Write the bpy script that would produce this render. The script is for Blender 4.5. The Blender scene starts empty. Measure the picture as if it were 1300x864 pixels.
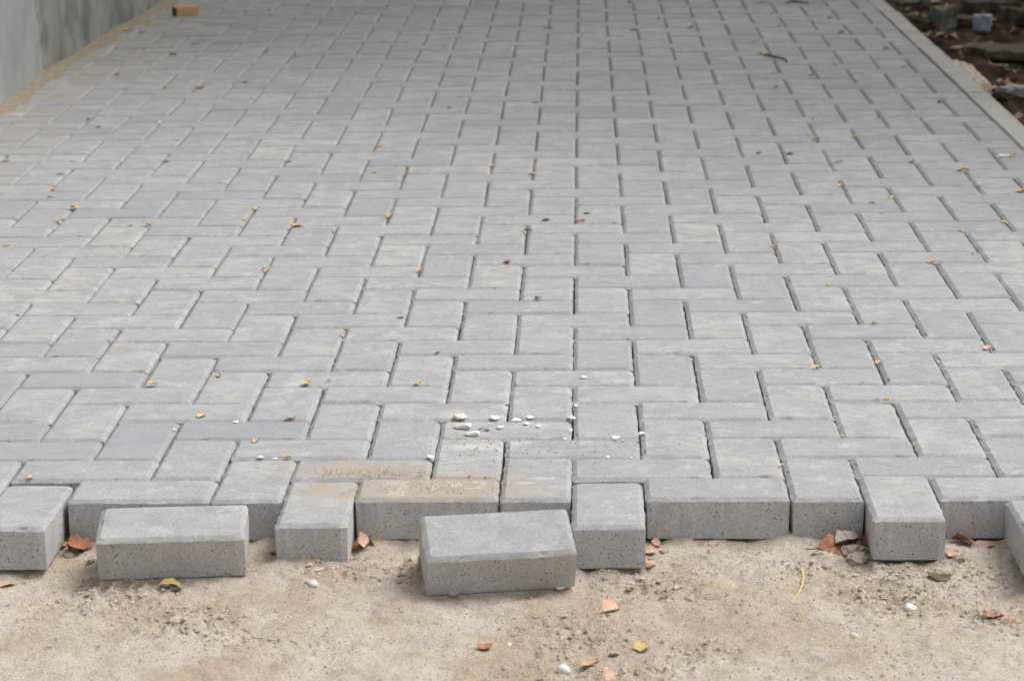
import bpy, bmesh, math, random
from mathutils import Vector, Matrix, Euler, noise

random.seed(7)
SC = bpy.context.scene
COL = SC.collection

# ------------------------------------------------------------------ camera
F_PX, W_PX, H_PX = 3200.685, 1300.0, 864.0
CAM = Vector((0.019309, -3.385126, 1.080294))
ROT = Matrix(((0.99957156, 0.00523268, 0.02879798),
              (0.02665677, 0.24359063, -0.96951174),
              (-0.01208806, 0.96986402, 0.24334678)))
cd = bpy.data.cameras.new('camera')
cam = bpy.data.objects.new('camera', cd)
COL.objects.link(cam)
cam.matrix_world = Matrix.Translation(CAM) @ ROT.to_4x4()
cd.sensor_width = 36.0
cd.lens = F_PX / W_PX * 36.0
cd.clip_start, cd.clip_end = 0.05, 3000.0
cd.dof.use_dof = True
cd.dof.focus_distance = 3.85
cd.dof.aperture_fstop = 10.5
SC.camera = cam

# ------------------------------------------------------------------ sky, sun, exposure
SUN_EL, SUN_AZ = math.radians(60), math.radians(72)      # azimuth clockwise from +Y (towards +X)
wd = bpy.data.worlds.new('World')
SC.world = wd
wd.use_nodes = True
wn = wd.node_tree
bg = wn.nodes['Background']
sky = wn.nodes.new('ShaderNodeTexSky')
sky.sky_type = 'NISHITA'
sky.sun_disc = False
sky.sun_elevation = SUN_EL
sky.sun_rotation = SUN_AZ
sky.air_density, sky.dust_density, sky.ozone_density = 1.0, 6.0, 1.0
hs = wn.nodes.new('ShaderNodeHueSaturation')             # an overcast sky is nearly grey
hs.inputs['Saturation'].default_value = 0.22
wn.links.new(sky.outputs[0], hs.inputs['Color'])
wn.links.new(hs.outputs[0], bg.inputs['Color'])
bg.inputs['Strength'].default_value = 0.15
sl = bpy.data.lights.new('sun', 'SUN')
sl.energy, sl.angle, sl.color = 0.95, math.radians(30), (1.0, 0.975, 0.94)
sun = bpy.data.objects.new('sun', sl)
COL.objects.link(sun)
sdir = Vector((math.sin(SUN_AZ) * math.cos(SUN_EL), math.cos(SUN_AZ) * math.cos(SUN_EL), math.sin(SUN_EL)))
sun.rotation_euler = (-sdir).to_track_quat('-Z', 'Y').to_euler()
sun.location = sdir * 20
SC.view_settings.view_transform = 'Standard'
SC.view_settings.look = 'None'
SC.view_settings.gamma = 1.0
SC.view_settings.exposure = 0.45


# ------------------------------------------------------------------ helpers
def ray(x, y):
    return ROT @ Vector(((x - W_PX / 2) / F_PX, -(y - H_PX / 2) / F_PX, -1.0))

def at(x, y, z=0.0):
    d = ray(x, y)
    return CAM + d * ((z - CAM.z) / d.z)

def to_px(p):
    q = ROT.transposed() @ (p - CAM)
    return W_PX / 2 + F_PX * q.x / -q.z, H_PX / 2 - F_PX * q.y / -q.z, -q.z

def link(name, me, mats, parent=None, loc=(0, 0, 0), rot=(0, 0, 0)):
    o = bpy.data.objects.new(name, me)
    COL.objects.link(o)
    o.location, o.rotation_euler = loc, rot
    if mats and not me.materials:
        for m in (mats if isinstance(mats, (list, tuple)) else [mats]):
            me.materials.append(m)
    if parent:
        o.parent = parent
    return o

def tag(o, label, cat, group=None):
    o['label'], o['category'] = label, cat
    if group:
        o['group'] = group
    return o

def empty(name, loc=(0, 0, 0)):
    o = bpy.data.objects.new(name, None)
    COL.objects.link(o)
    o.location = loc
    o.empty_display_size = 0.1
    return o

def mesh_from(name, verts, faces, mat_idx=None, smooth=False):
    me = bpy.data.meshes.new(name)
    me.from_pydata(verts, [], faces)
    if mat_idx:
        me.polygons.foreach_set('material_index', mat_idx)
    if smooth:
        me.polygons.foreach_set('use_smooth', [True] * len(me.polygons))
    me.update()
    return me

def fbm(x, y, z, s, octs=4):
    v, a = 0.0, 1.0
    for k in range(octs):
        v += a * noise.noise((x * s, y * s, z + 17.3 * k))
        s *= 2.03
        a *= 0.5
    return v


# ------------------------------------------------------------------ materials
class NT:
    def __init__(self, name, rough=0.9):
        self.m = bpy.data.materials.new(name)
        self.m.use_nodes = True
        self.t = self.m.node_tree
        self.b = self.t.nodes['Principled BSDF']
        self.b.inputs['Roughness'].default_value = rough
        self.b.inputs['Specular IOR Level'].default_value = 0.25

    def n(self, typ, **kw):
        nd = self.t.nodes.new(typ)
        for k, v in kw.items():
            setattr(nd, k, v)
        return nd

    def l(self, a, b):
        self.t.links.new(a, b)

    def noise(self, vec, scale, detail=4, rough=0.55):
        nd = self.n('ShaderNodeTexNoise')
        nd.inputs['Scale'].default_value = scale
        nd.inputs['Detail'].default_value = detail
        nd.inputs['Roughness'].default_value = rough
        self.l(vec, nd.inputs['Vector'])
        return nd.outputs['Fac']

    def ramp(self, fac, stops):
        nd = self.n('ShaderNodeValToRGB')
        e = nd.color_ramp.elements
        while len(e) < len(stops):
            e.new(0.5)
        for el, (p, c) in zip(e, stops):
            el.position = p
            el.color = (c, c, c, 1) if isinstance(c, (int, float)) else (*c, 1)
        self.l(fac, nd.inputs['Fac'])
        return nd.outputs['Color']

    def mix(self, fac, a, b, mode='MIX'):
        nd = self.n('ShaderNodeMix', data_type='RGBA', blend_type=mode)
        for sock, v in ((nd.inputs[0], fac), (nd.inputs[6], a), (nd.inputs[7], b)):
            if hasattr(v, 'links'):
                self.l(v, sock)
            elif isinstance(v, (int, float)):
                sock.default_value = v if sock == nd.inputs[0] else (v, v, v, 1)
            else:
                sock.default_value = (*v, 1)
        return nd.outputs[2]

    def math(self, op, a, b=0.0, c=0.0, clamp=False):
        nd = self.n('ShaderNodeMath', operation=op, use_clamp=clamp)
        for sock, v in zip(nd.inputs, (a, b, c)):
            if hasattr(v, 'links'):
                self.l(v, sock)
            else:
                sock.default_value = v
        return nd.outputs[0]

    def bump(self, h, strength, dist, prev=None):
        nd = self.n('ShaderNodeBump')
        nd.inputs['Strength'].default_value = strength
        nd.inputs['Distance'].default_value = dist
        self.l(h, nd.inputs['Height'])
        if prev:
            self.l(prev, nd.inputs['Normal'])
        return nd.outputs[0]

    def pos(self):
        return self.n('ShaderNodeNewGeometry').outputs['Position']

    def done(self, col, nrm=None):
        self.l(col, self.b.inputs['Base Color'])
        if nrm:
            self.l(nrm, self.b.inputs['Normal'])
        return self.m


def blob_mask(t, pos, centres, soft=0.6):
    """Irregular stains: soft discs (x, y, radius) with a noisy edge."""
    nz = t.noise(pos, 22, 4)
    best = None
    for x, y, rx, ry in centres:
        mp = t.n('ShaderNodeMapping')
        mp.inputs['Location'].default_value = (-x / rx, -y / ry, 0)
        mp.inputs['Scale'].default_value = (1 / rx, 1 / ry, 0)
        t.l(pos, mp.inputs['Vector'])
        ln = t.n('ShaderNodeVectorMath', operation='LENGTH')
        t.l(mp.outputs[0], ln.inputs[0])
        d = t.math('ADD', ln.outputs['Value'], t.math('MULTIPLY_ADD', nz, 1.6, -0.8))
        v = t.math('MULTIPLY_ADD', d, -1 / soft, 1 / soft + 0.2, clamp=True)
        best = v if best is None else t.math('MAXIMUM', best, v)
    return best

DUST = (0.355, 0.298, 0.228)

def paver_top(name, per_island):
    t = NT(name, 0.88)
    pos = t.pos()
    if per_island:
        rnd = t.n('ShaderNodeNewGeometry').outputs['Random Per Island']
    else:
        rnd = t.n('ShaderNodeObjectInfo').outputs['Random']
    sc = t.n('ShaderNodeVectorMath', operation='MULTIPLY_ADD')
    t.l(rnd, sc.inputs[0])
    sc.inputs[1].default_value = (31, 17, 53)
    t.l(pos, sc.inputs[2])
    v = sc.outputs[0]
    stretch = t.n('ShaderNodeMapping')
    stretch.inputs['Scale'].default_value = (0.8, 1.1, 1)
    t.l(v, stretch.inputs['Vector'])
    low = t.noise(stretch.outputs[0], 16, 8, 0.68)
    mid = t.noise(v, 70, 7, 0.72)
    fine = t.noise(v, 300, 6, 0.88)
    base = t.ramp(rnd, [(0.0, (0.290, 0.297, 0.306)), (0.15, (0.330, 0.335, 0.339)), (0.5, (0.350, 0.352, 0.350)), (0.85, (0.368, 0.368, 0.361)), (1.0, (0.395, 0.394, 0.384))])
    c = t.mix(t.ramp(low, [(0.40, 0.0), (0.62, 1.0)]), base, (0.300, 0.302, 0.306))
    c = t.mix(t.math('MULTIPLY', t.ramp(t.noise(v, 24, 7, 0.7), [(0.53, 0.0), (0.70, 1.0)]), 0.7), c, (0.455, 0.455, 0.443))
    c = t.mix(0.8, c, t.ramp(fine, [(0.30, 0.55), (0.5, 1.0), (0.72, 1.32)]), 'MULTIPLY')
    # dirt smears with sharp-edged dried rims, and pale scuffs
    sm = t.n('ShaderNodeTexNoise')
    sm.inputs['Scale'].default_value = 19
    sm.inputs['Detail'].default_value = 9
    sm.inputs['Roughness'].default_value = 0.7
    sm.inputs['Distortion'].default_value = 1.3
    t.l(v, sm.inputs['Vector'])
    c = t.mix(t.math('MULTIPLY', t.ramp(sm.outputs['Fac'], [(0.53, 0.0), (0.57, 0.8), (0.66, 0.35)]), 0.5), c, (0.235, 0.233, 0.228))
    c = t.mix(t.math('MULTIPLY', t.ramp(t.noise(v, 48, 8, 0.8), [(0.62, 0.0), (0.66, 1.0)]), 0.5), c, (0.50, 0.50, 0.485))
    # small dark pores and scuffs
    vo = t.n('ShaderNodeTexVoronoi')
    vo.inputs['Scale'].default_value = 100
    t.l(v, vo.inputs['Vector'])
    pore = t.math('MULTIPLY', t.ramp(vo.outputs['Distance'], [(0.08, 1.0), (0.20, 0.0)]), t.ramp(t.noise(v, 28, 2), [(0.52, 0.0), (0.60, 1.0)]))
    c = t.mix(t.math('MULTIPLY', pore, 0.5), c, (0.12, 0.12, 0.12))
    # field-wide tone: cooler, greyer patches
    big = t.noise(pos, 1.1, 3)
    pick = t.math('FRACT', t.math('MULTIPLY', rnd, 7.31))
    c = t.mix(t.math('MULTIPLY', t.ramp(big, [(0.46, 0.0), (0.60, 1.0)]), t.ramp(pick, [(0.45, 0.05), (0.85, 0.6)])), c, (0.252, 0.262, 0.280))
    # worn, paler arrises
    pt = t.n('ShaderNodeNewGeometry').outputs['Pointiness']
    if not per_island:
        c = t.mix(t.math('MULTIPLY', t.ramp(pt, [(0.55, 0.0), (0.63, 1.0)]), t.ramp(t.noise(v, 90, 3), [(0.42, 0.0), (0.62, 0.6)])), c, (0.50, 0.50, 0.485))
    # swept sand left on some pavers by the laying edge, and a trace of it along the wall
    dust = blob_mask(t, pos, [(-0.205, 0.05, 0.17, 0.085), (-0.31, 0.15, 0.12, 0.045), (-0.36, 0.06, 0.04, 0.05)], 1.1)
    gr = t.ramp(fine, [(0.3, 0.7), (0.55, 1.0)])
    c = t.mix(t.math('MULTIPLY', dust, gr), c, DUST)
    sep = t.n('ShaderNodeSeparateXYZ')
    t.l(pos, sep.inputs[0])
    wl = t.math('MULTIPLY_ADD', sep.outputs['X'], -2.6, -3.35, clamp=True)
    c = t.mix(t.math('MULTIPLY', wl, t.ramp(t.noise(pos, 9, 4), [(0.42, 0.0), (0.62, 0.75)])), c, (0.34, 0.29, 0.21))
    wh = blob_mask(t, pos, [(-0.135, 0.262, 0.05, 0.022), (-0.09, 0.285, 0.03, 0.012), (-0.043, 0.1, 0.022, 0.008), (-0.068, 0.078, 0.016, 0.006)], 0.7)
    c = t.mix(t.math('MULTIPLY', wh, t.math('MULTIPLY', gr, 0.32)), c, (0.66, 0.66, 0.63))
    nb = t.bump(low, 0.25, 0.004)
    nb = t.bump(mid, 0.5, 0.0022, nb)
    nb = t.bump(fine, 0.6, 0.0010, nb)
    return t.done(c, nb)

def paver_side():
    t = NT('paver_side', 0.95)
    tc = t.n('ShaderNodeNewGeometry')
    v = tc.outputs['Position']
    a = t.noise(v, 30, 8, 0.75)
    f = t.noise(v, 330, 5, 0.85)
    vo = t.n('ShaderNodeTexVoronoi')
    vo.inputs['Scale'].default_value = 165
    t.l(v, vo.inputs['Vector'])
    pit = t.math('MULTIPLY', t.ramp(vo.outputs['Distance'], [(0.10, 1.0), (0.30, 0.0)]), t.ramp(t.noise(v, 60, 3), [(0.44, 0.0), (0.60, 1.0)]))
    st = t.n('ShaderNodeMapping')
    st.inputs['Scale'].default_value = (45, 45, 12)
    t.l(v, st.inputs['Vector'])
    streak = t.noise(st.outputs[0], 1.0, 3)
    c = t.ramp(a, [(0.3, (0.37, 0.373, 0.38)), (0.7, (0.49, 0.488, 0.482))])  # sides coloured lighter than the tops to offset the weak light on them
    c = t.mix(0.7, c, t.ramp(f, [(0.34, 0.62), (0.5, 1.05), (0.66, 1.45)]), 'MULTIPLY')
    c = t.mix(t.math('MULTIPLY', t.ramp(streak, [(0.56, 0.0), (0.72, 1.0)]), 0.35), c, (0.42, 0.42, 0.40))
    c = t.mix(t.math('MULTIPLY', pit, 0.75), c, (0.06, 0.06, 0.06))
    nb = t.bump(f, 0.7, 0.0014)
    nb = t.bump(t.math('SUBTRACT', 1.0, pit), 0.7, 0.0018, nb)
    return t.done(c, nb)

def concrete(name, c1, c2, stain=None, scale=3.0):
    t = NT(name, 0.93)
    v = t.pos()
    st = t.n('ShaderNodeMapping')
    st.inputs['Scale'].default_value = (1.3, 1.0, 0.75)
    t.l(v, st.inputs['Vector'])
    a = t.noise(st.outputs[0], scale, 6, 0.62)
    f = t.noise(v, 240, 3, 0.7)
    c = t.mix(t.ramp(a, [(0.36, 0.0), (0.64, 1.0)]), c1, c2)
    if stain:
        s = t.noise(st.outputs[0], scale * 2.6, 5, 0.6)
        c = t.mix(t.math('MULTIPLY', t.ramp(s, [(0.47, 0.0), (0.6, 1.0)]), 0.85), c, stain)
    c = t.mix(0.5, c, t.ramp(f, [(0.3, 0.7), (0.7, 1.2)]), 'MULTIPLY')
    nb = t.bump(a, 0.5, 0.02)
    nb = t.bump(f, 0.5, 0.0015, nb)
    return t.done(c, nb)

def dirt():
    t = NT('dirt', 0.97)
    v = t.pos()
    low = t.noise(v, 4.5, 5, 0.6)
    mid = t.noise(v, 26, 6, 0.65)
    fine = t.noise(v, 360, 5, 0.82)
    c = t.mix(t.ramp(low, [(0.42, 0.0), (0.56, 1.0)]), (0.490, 0.400, 0.297), (0.585, 0.517, 0.438))
    c = t.mix(t.math('MULTIPLY', t.ramp(mid, [(0.50, 0.0), (0.68, 1.0)]), 0.45), c, (0.37, 0.305, 0.228))
    c = t.mix(t.math('MULTIPLY', t.ramp(t.noise(v, 11, 4), [(0.52, 0.0), (0.68, 1.0)]), 0.6), c, (0.60, 0.545, 0.48))
    c = t.mix(0.95, c, t.ramp(fine, [(0.32, 0.5), (0.5, 1.0), (0.70, 1.35)]), 'MULTIPLY')
    vo = t.n('ShaderNodeTexVoronoi')
    vo.inputs['Scale'].default_value = 120
    t.l(v, vo.inputs['Vector'])
    sp = t.ramp(vo.outputs['Distance'], [(0.05, 1.0), (0.14, 0.0)])
    c = t.mix(t.math('MULTIPLY', sp, 0.5), c, (0.56, 0.53, 0.48))
    nb = t.bump(mid, 0.8, 0.010)
    nb = t.bump(t.noise(v, 95, 5, 0.7), 0.8, 0.004, nb)
    nb = t.bump(fine, 1.0, 0.0030, nb)
    return t.done(c, nb)

def plain(name, c1, c2, scale=60, rough=0.9, bump=0.3, bd=0.002, per_object=False):
    t = NT(name, rough)
    v = t.pos()
    a = t.noise(v, scale, 4, 0.6)
    c = t.mix(t.ramp(a, [(0.32, 0.0), (0.68, 1.0)]), c1, c2)
    if per_object:
        r = t.n('ShaderNodeObjectInfo').outputs['Random']
        c = t.mix(1.0, c, t.ramp(r, [(0.0, 0.8), (1.0, 1.08)]), 'MULTIPLY')
    return t.done(c, t.bump(a, bump, bd))

def island(name, c1, c2, scale=200):
    t = NT(name, 0.97)
    v = t.pos()
    r = t.n('ShaderNodeNewGeometry').outputs['Random Per Island']
    c = t.mix(r, c1, c2)
    f = t.noise(v, scale, 3, 0.7)
    c = t.mix(0.5, c, t.ramp(f, [(0.3, 0.65), (0.7, 1.2)]), 'MULTIPLY')
    return t.done(c, t.bump(f, 0.5, 0.001))

M = {
    'top': paver_top('paver_face', False), 'top_far': paver_top('paver_face_far', True), 'side': paver_side(),
    'dirt': dirt(),
    'bed': plain('joint_sand', (0.10, 0.085, 0.065), (0.20, 0.165, 0.12), 120),
    'sand': plain('wall_sand', (0.22, 0.185, 0.13), (0.34, 0.295, 0.225), 40, 0.97, 0.6, 0.006),
    'wall_near': concrete('render_grey', (0.33, 0.34, 0.345), (0.40, 0.405, 0.405), (0.31, 0.315, 0.32)),
    'wall_far': concrete('render_stained', (0.22, 0.225, 0.21), (0.34, 0.34, 0.315), (0.15, 0.155, 0.15), 3.4),
    'kerb': concrete('kerb_concrete', (0.33, 0.325, 0.30), (0.40, 0.39, 0.36), None, 5),
    'soil': plain('shade_dark_soil', (0.014, 0.010, 0.007), (0.085, 0.060, 0.040), 19, 0.98, 0.8, 0.02),  # dark brown soil, with the shade beyond the kerb also put into its colour
    'crumb': island('dirt_crumb', (0.33, 0.27, 0.20), (0.54, 0.465, 0.38)),
    'clod': plain('dirt_clod', (0.38, 0.315, 0.24), (0.50, 0.43, 0.345), 70, 0.97, 0.6, 0.003, True),
    'white': plain('white_stone', (0.70, 0.70, 0.68), (0.80, 0.80, 0.79), 120, 0.85, 0.4, 0.001, True),
    'cream': plain('cream_stone', (0.50, 0.45, 0.37), (0.66, 0.62, 0.54), 120, 0.85, 0.4, 0.001),
    'grey_stone': plain('grey_stone', (0.26, 0.26, 0.255), (0.40, 0.40, 0.39), 150, 0.8, 0.3, 0.001),
    'ochre': plain('leaf_ochre', (0.47, 0.29, 0.12), (0.64, 0.45, 0.24), 160, 0.7, 0.4, 0.001, True),
    'yellow': plain('leaf_yellow', (0.42, 0.30, 0.10), (0.54, 0.40, 0.17), 160, 0.7, 0.4, 0.001, True),
    'rust': plain('leaf_rust', (0.20, 0.075, 0.04), (0.42, 0.19, 0.10), 130, 0.6, 0.4, 0.001, True),
    'pale': plain('leaf_pale', (0.44, 0.26, 0.18), (0.58, 0.39, 0.30), 160, 0.7, 0.4, 0.001, True),
    'brown': plain('leaf_brown', (0.06, 0.045, 0.03), (0.14, 0.10, 0.06), 160, 0.8, 0.4, 0.001, True),
    'green': plain('leaf_green', (0.03, 0.07, 0.025), (0.08, 0.13, 0.05), 160, 0.6, 0.3, 0.001),
    'straw': plain('straw', (0.52, 0.39, 0.18), (0.62, 0.50, 0.26), 160, 0.7),
    'wood': plain('raw_wood', (0.50, 0.30, 0.13), (0.60, 0.40, 0.20), 40, 0.8),
    'wood_end': plain('wood_end_grain', (0.07, 0.04, 0.02), (0.13, 0.075, 0.04), 90, 0.9),
    'rubble': concrete('rubble_concrete', (0.17, 0.175, 0.15), (0.27, 0.27, 0.24), (0.10, 0.11, 0.085), 9),
    'rubble_blue': plain('blue_grey_rubble', (0.34, 0.38, 0.46), (0.46, 0.50, 0.58), 40),
    'slab': plain('weathered_slab', (0.06, 0.05, 0.038), (0.17, 0.14, 0.11), 22, 0.95, 0.8, 0.01, True),
    'grass': plain('grass_blade', (0.03, 0.07, 0.015), (0.07, 0.13, 0.03), 60, 0.7),
    'bark': plain('bark', (0.05, 0.04, 0.03), (0.12, 0.095, 0.07), 30, 0.95, 0.9, 0.02),
    'foliage': island('foliage', (0.035, 0.06, 0.02), (0.08, 0.11, 0.03), 20),
}

# ------------------------------------------------------------------ ground
U = 0.1025                       # paver module in metres
LOOSE = [  # the two pavers left lying in front: (front bottom corners), tilt
    dict(a=(-0.644, -0.158), b=(-0.442, -0.143), tilt=math.radians(10)),
    dict(a=(-0.194, -0.224), b=(-0.001, -0.194), tilt=math.radians(20)),
]
CLOD_SPOTS = [(0.02, -0.36, 0.13), (0.12, -0.20, 0.10), (0.45, -0.20, 0.17), (0.56, -0.13, 0.09), (-0.62, -0.20, 0.16), (-0.33, -0.14, 0.08), (0.33, -0.11, 0.09), (-0.22, -0.15, 0.08), (0.05, -0.50, 0.12), (0.16, -0.42, 0.08), (-0.5, -0.32, 0.12), (0.55, -0.3, 0.1)]

def clod_mask(x, y):
    m = 0.0
    for cx, cy, r in CLOD_SPOTS:
        d = math.hypot(x - cx, (y - cy) * 1.2) / r
        m = max(m, 1 - d)
    return max(0.0, min(1.0, m + 0.45 * noise.noise((x * 9, y * 9, 3.1))))

def lump(x, y, s):
    d = noise.voronoi((x * s, y * s, 0.5 + 3.0 * noise.noise((x * 7, y * 7, 1.0))))[0][0]
    return max(0.0, 1.0 - d / 0.55)

def ground_z(x, y):
    z = -0.063
    if y > 0.16:
        return -0.26
    near = 1.0 if abs(x) < 1.4 and y > -1.2 else 0.0
    front = min(1.0, max(0.0, (0.02 - y) / 0.22))
    z += (0.004 + 0.012 * front) * fbm(x, y, 1.0, 3.2, 3) * 0.8 - 0.003 * front
    if near:
        z += 0.0048 * fbm(x, y, 5.0, 21, 4)
        m = max(clod_mask(x, y), 0.55 * math.exp(-abs(y + 0.07) / 0.09) * (0.6 + noise.noise((x * 6, y * 6, 40.0))))
        z += 0.006 * noise.noise((x * 11, y * 13, 50.0))
        if m > 0:
            r = abs(noise.noise((x * 55, y * 55, 8.0)))
            z += m * (0.006 * noise.noise((x * 33, y * 33, 2.0)) + 0.011 * lump(x, y, 48) + 0.007 * lump(x, y, 115) + 0.004 * r - 0.003)
        z += 0.0020 * noise.noise((x * 70, y * 70, 12.0)) + 0.0012 * noise.noise((x * 130, y * 130, 2.0))
        c4 = int(math.floor(x / U)) % 4          # loose soil banked against the laying edge
        line = -0.108 if c4 == 0 else 0.003
        d = line - y
        if -0.012 < d < 0.07:
            z += 0.010 * math.exp(-max(d, 0.0) / 0.016) * max(0.0, 0.35 + 0.9 * noise.noise((x * 18, y * 18, 31.0)))
        for q in LOOSE:           # soil heaped under the raised rear of each loose paver
            (ax, ay), (bx, by) = q['a'], q['b']
            L = math.hypot(bx - ax, by - ay)
            ux, uy = (bx - ax) / L, (by - ay) / L
            s = (x - ax) * ux + (y - ay) * uy
            d = -(x - ax) * uy + (y - ay) * ux
            if -0.03 < s < L + 0.03 and -0.02 < d < 0.16:
                e = min(1.0, (s + 0.03) / 0.05, (L + 0.03 - s) / 0.05)
                k = math.sin(q['tilt'])
                prof = k * d if d < 0.088 else k * 0.088 * max(0.0, 1 - (d - 0.088) / 0.06)
                z0 = -0.0635 + prof
                if d > 0 and 0 <= s <= L and d < 0.1:
                    z = min(z, z0) if z > z0 else z + (z0 - z) * 0.95
                else:
                    z += max(0.0, prof) * max(0.0, e) * 0.7
    return z

def axis(lo, hi, step, far_lo, far_hi):
    c = []
    v, s, left = lo, step, []
    while v > far_lo:
        s *= 1.35
        v -= s
        left.append(max(v, far_lo))
    c = left[::-1]
    n = int(round((hi - lo) / step))
    c += [lo + (hi - lo) * k / n for k in range(n + 1)]
    v, s = hi, step
    while v < far_hi:
        s *= 1.35
        v += s
        c.append(min(v, far_hi))
    return c

gx, gy = axis(-0.78, 0.78, 0.0034, -600, 600), axis(-0.64, 0.06, 0.0034, -600, 900)
gv = [(x, y, ground_z(x, y)) for y in gy for x in gx]
nx = len(gx)
gf = [(j * nx + i, j * nx + i + 1, (j + 1) * nx + i + 1, (j + 1) * nx + i) for j in range(len(gy) - 1) for i in range(nx - 1)]
ground = link('ground', mesh_from('ground', gv, gf, None, True), M['dirt'])
ground['kind'] = 'structure'

def on_dirt(x, y):
    z = -0.063
    for _ in range(6):
        p = at(x, y, z)
        z = ground_z(p.x, p.y)
    return Vector((p.x, p.y, z))

# ------------------------------------------------------------------ pavement

PL, PW, PH = 0.2020, 0.0993, 0.060
X0, X1, Y1 = -1.60, 1.10, 8.6

def paver_mesh(name, L, W, H, seed, step, chip=1.0, mats=('top', 'side')):
    """Pressed concrete block: rough straight sides, worn double chamfer, slightly uneven face."""
    rng = random.Random(seed)
    hx, hy, rc = L / 2, W / 2, 0.0022
    nxs, nys = max(2, int(L / step)), max(2, int(W / step))
    ring = []
    for k in range(nxs):
        ring.append((-hx + rc + (L - 2 * rc) * k / nxs, -hy, 0, -1))
    for k in range(nys):
        ring.append((hx, -hy + rc + (W - 2 * rc) * k / nys, 1, 0))
    for k in range(nxs):
        ring.append((hx - rc - (L - 2 * rc) * k / nxs, hy, 0, 1))
    for k in range(nys):
        ring.append((-hx, hy - rc - (W - 2 * rc) * k / nys, -1, 0))
    n = len(ring)
    verts, faces, mi = [], [], []
    # (inset, z, jitter)
    prof = [(0.0004, -H, 0.0007), (0.0, -0.030, 0.0003), (0.0, -0.0052, 0.0006), (0.0030, -0.0025, 0.0004), (0.0066, 0.0, 0.0009)]
    if step > 0.05:
        prof = [(0.0, -H, 0), (0.0, -0.0050, 0), (0.0064, 0.0, 0)]
    for ins, z, jit in prof:
        for k, (x, y, ox, oy) in enumerate(ring):
            nz = noise.noise((x * 60 + seed * 3.1, y * 60, z * 90 + seed)) + 0.6 * rng.uniform(-1, 1)
            d = ins + jit * chip * nz
            sx, sy = (1 - ins / hx), (1 - ins / hy)
            big = max(0.0, noise.noise((x * 45 + seed, y * 45 - seed, 7)) - 0.38) * 0.010 * chip if -0.02 < z < -0.0001 else 0.0
            if -0.04 < z < -0.003:
                d -= 0.0013 * chip * max(0.0, min(1.0, (noise.noise((x * 75 + seed * 1.9, y * 75, 4.4)) - 0.22) * 8))
            verts.append((x * sx - ox * (d - ins) - ox * big * 0.5, y * sy - oy * (d - ins) - oy * big * 0.5, z + 0.35 * jit * chip * nz - (big if z > -0.004 else 0)))
    for r in range(len(prof) - 1):
        for k in range(n):
            k2 = (k + 1) % n
            faces.append((r * n + k, r * n + k2, (r + 1) * n + k2, (r + 1) * n + k))
            mi.append(1 if r < len(prof) - 3 + (1 if step > 0.05 else 0) else 0)
    top = (len(prof) - 1) * n
    if step > 0.05:
        faces.append(tuple(range(top, top + n)))
        mi.append(0)
    else:
        # an inner ring and a centre fan, so that the face can be a little uneven
        base = len(verts)
        for k in range(n):
            x, y, z = verts[top + k]
            verts.append((x * 0.55, y * 0.55, 0.0005 * noise.noise((x * 20 + seed, y * 20, 1))))
        for k in range(n):
            k2 = (k + 1) % n
            faces.append((top + k, top + k2, base + k2, base + k))
            mi.append(0)
        faces.append(tuple(range(base, base + n)))
        mi.append(0)
    faces.append(tuple(range(n - 1, -1, -1)))
    mi.append(1)
    me = mesh_from(name, verts, faces, mi)
    me.materials.append(M[mats[0]])
    me.materials.append(M[mats[1]])
    return me

pavement = None
bx0, bx1 = X0 - 0.02, X1 + 0.005
pv, pf = [], []
def slab(x0, x1, y0, y1, z0, z1):
    b = len(pv)
    pv.extend([(x0, y0, z0), (x1, y0, z0), (x1, y1, z0), (x0, y1, z0), (x0, y0, z1), (x1, y0, z1), (x1, y1, z1), (x0, y1, z1)])
    pf.extend([tuple(b + q for q in f) for f in ((3, 2, 1, 0), (4, 5, 6, 7), (0, 1, 5, 4), (1, 2, 6, 5), (2, 3, 7, 6), (3, 0, 4, 7))])
slab(bx0, bx1, 0.115, Y1, -0.10, -0.0615)
pavement = link('pavement', mesh_from('pavement_bed', pv, pf), M['bed'])
pavement['kind'] = 'structure'

# herringbone: cells (i, j); residue 0,1 -> block along x, 2,3 -> block along y
blocks = []
for j in range(-2, int(Y1 / U)):
    for i in range(-17, 13):
        r = (i + j + 3) % 4
        if r == 0 and j >= 0:
            blocks.append((i, j, 2, 1))
        elif r == 2 and j >= -1:
            blocks.append((i, j, 1, 2))
SHIFT = {(0, -1): (0.0, -0.020), (4, -1): (0.002, 0.012), (-4, -1): (0.0, -0.002), (-8, -1): (-0.002, -0.018), (8, -1): (0.0, -0.006)}
GX, GY = 0.0032, 0.0034          # open joints run away from the camera, the cross joints are tight
along_x = [paver_mesh('paver', 2 * U - GX, U - GY, PH, 100 + k, 0.0065) for k in range(12)]
along_y = [paver_mesh('paver', 2 * U - GY, U - GX, PH, 200 + k, 0.0065) for k in range(12)]
cand, far = [], []
for (i, j, a, b) in blocks:
    x0, x1, y0, y1 = i * U, (i + a) * U, j * U, (j + b) * U
    if x1 > X1 + 0.02 and x0 > X1 - 0.012 or x0 < X0 and x1 < X0 + 0.012:
        continue
    cx0, cx1 = max(x0, X0), min(x1, 1.1150 - 0.0075 * ((y0 + y1) / 2 - 2.85))
    cut = cx1 - cx0 < a * U - 0.002
    u, v, d = to_px(Vector(((cx0 + cx1) / 2, (y0 + y1) / 2, 0)))
    seen = -60 < u < 1360 and -5 < v < 900
    (cand if seen else far).append((d, i, j, a, b, cx0, cx1, y0, y1, cut))
cand.sort()
far += cand[300:]
pav_rng = random.Random(21)
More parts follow.
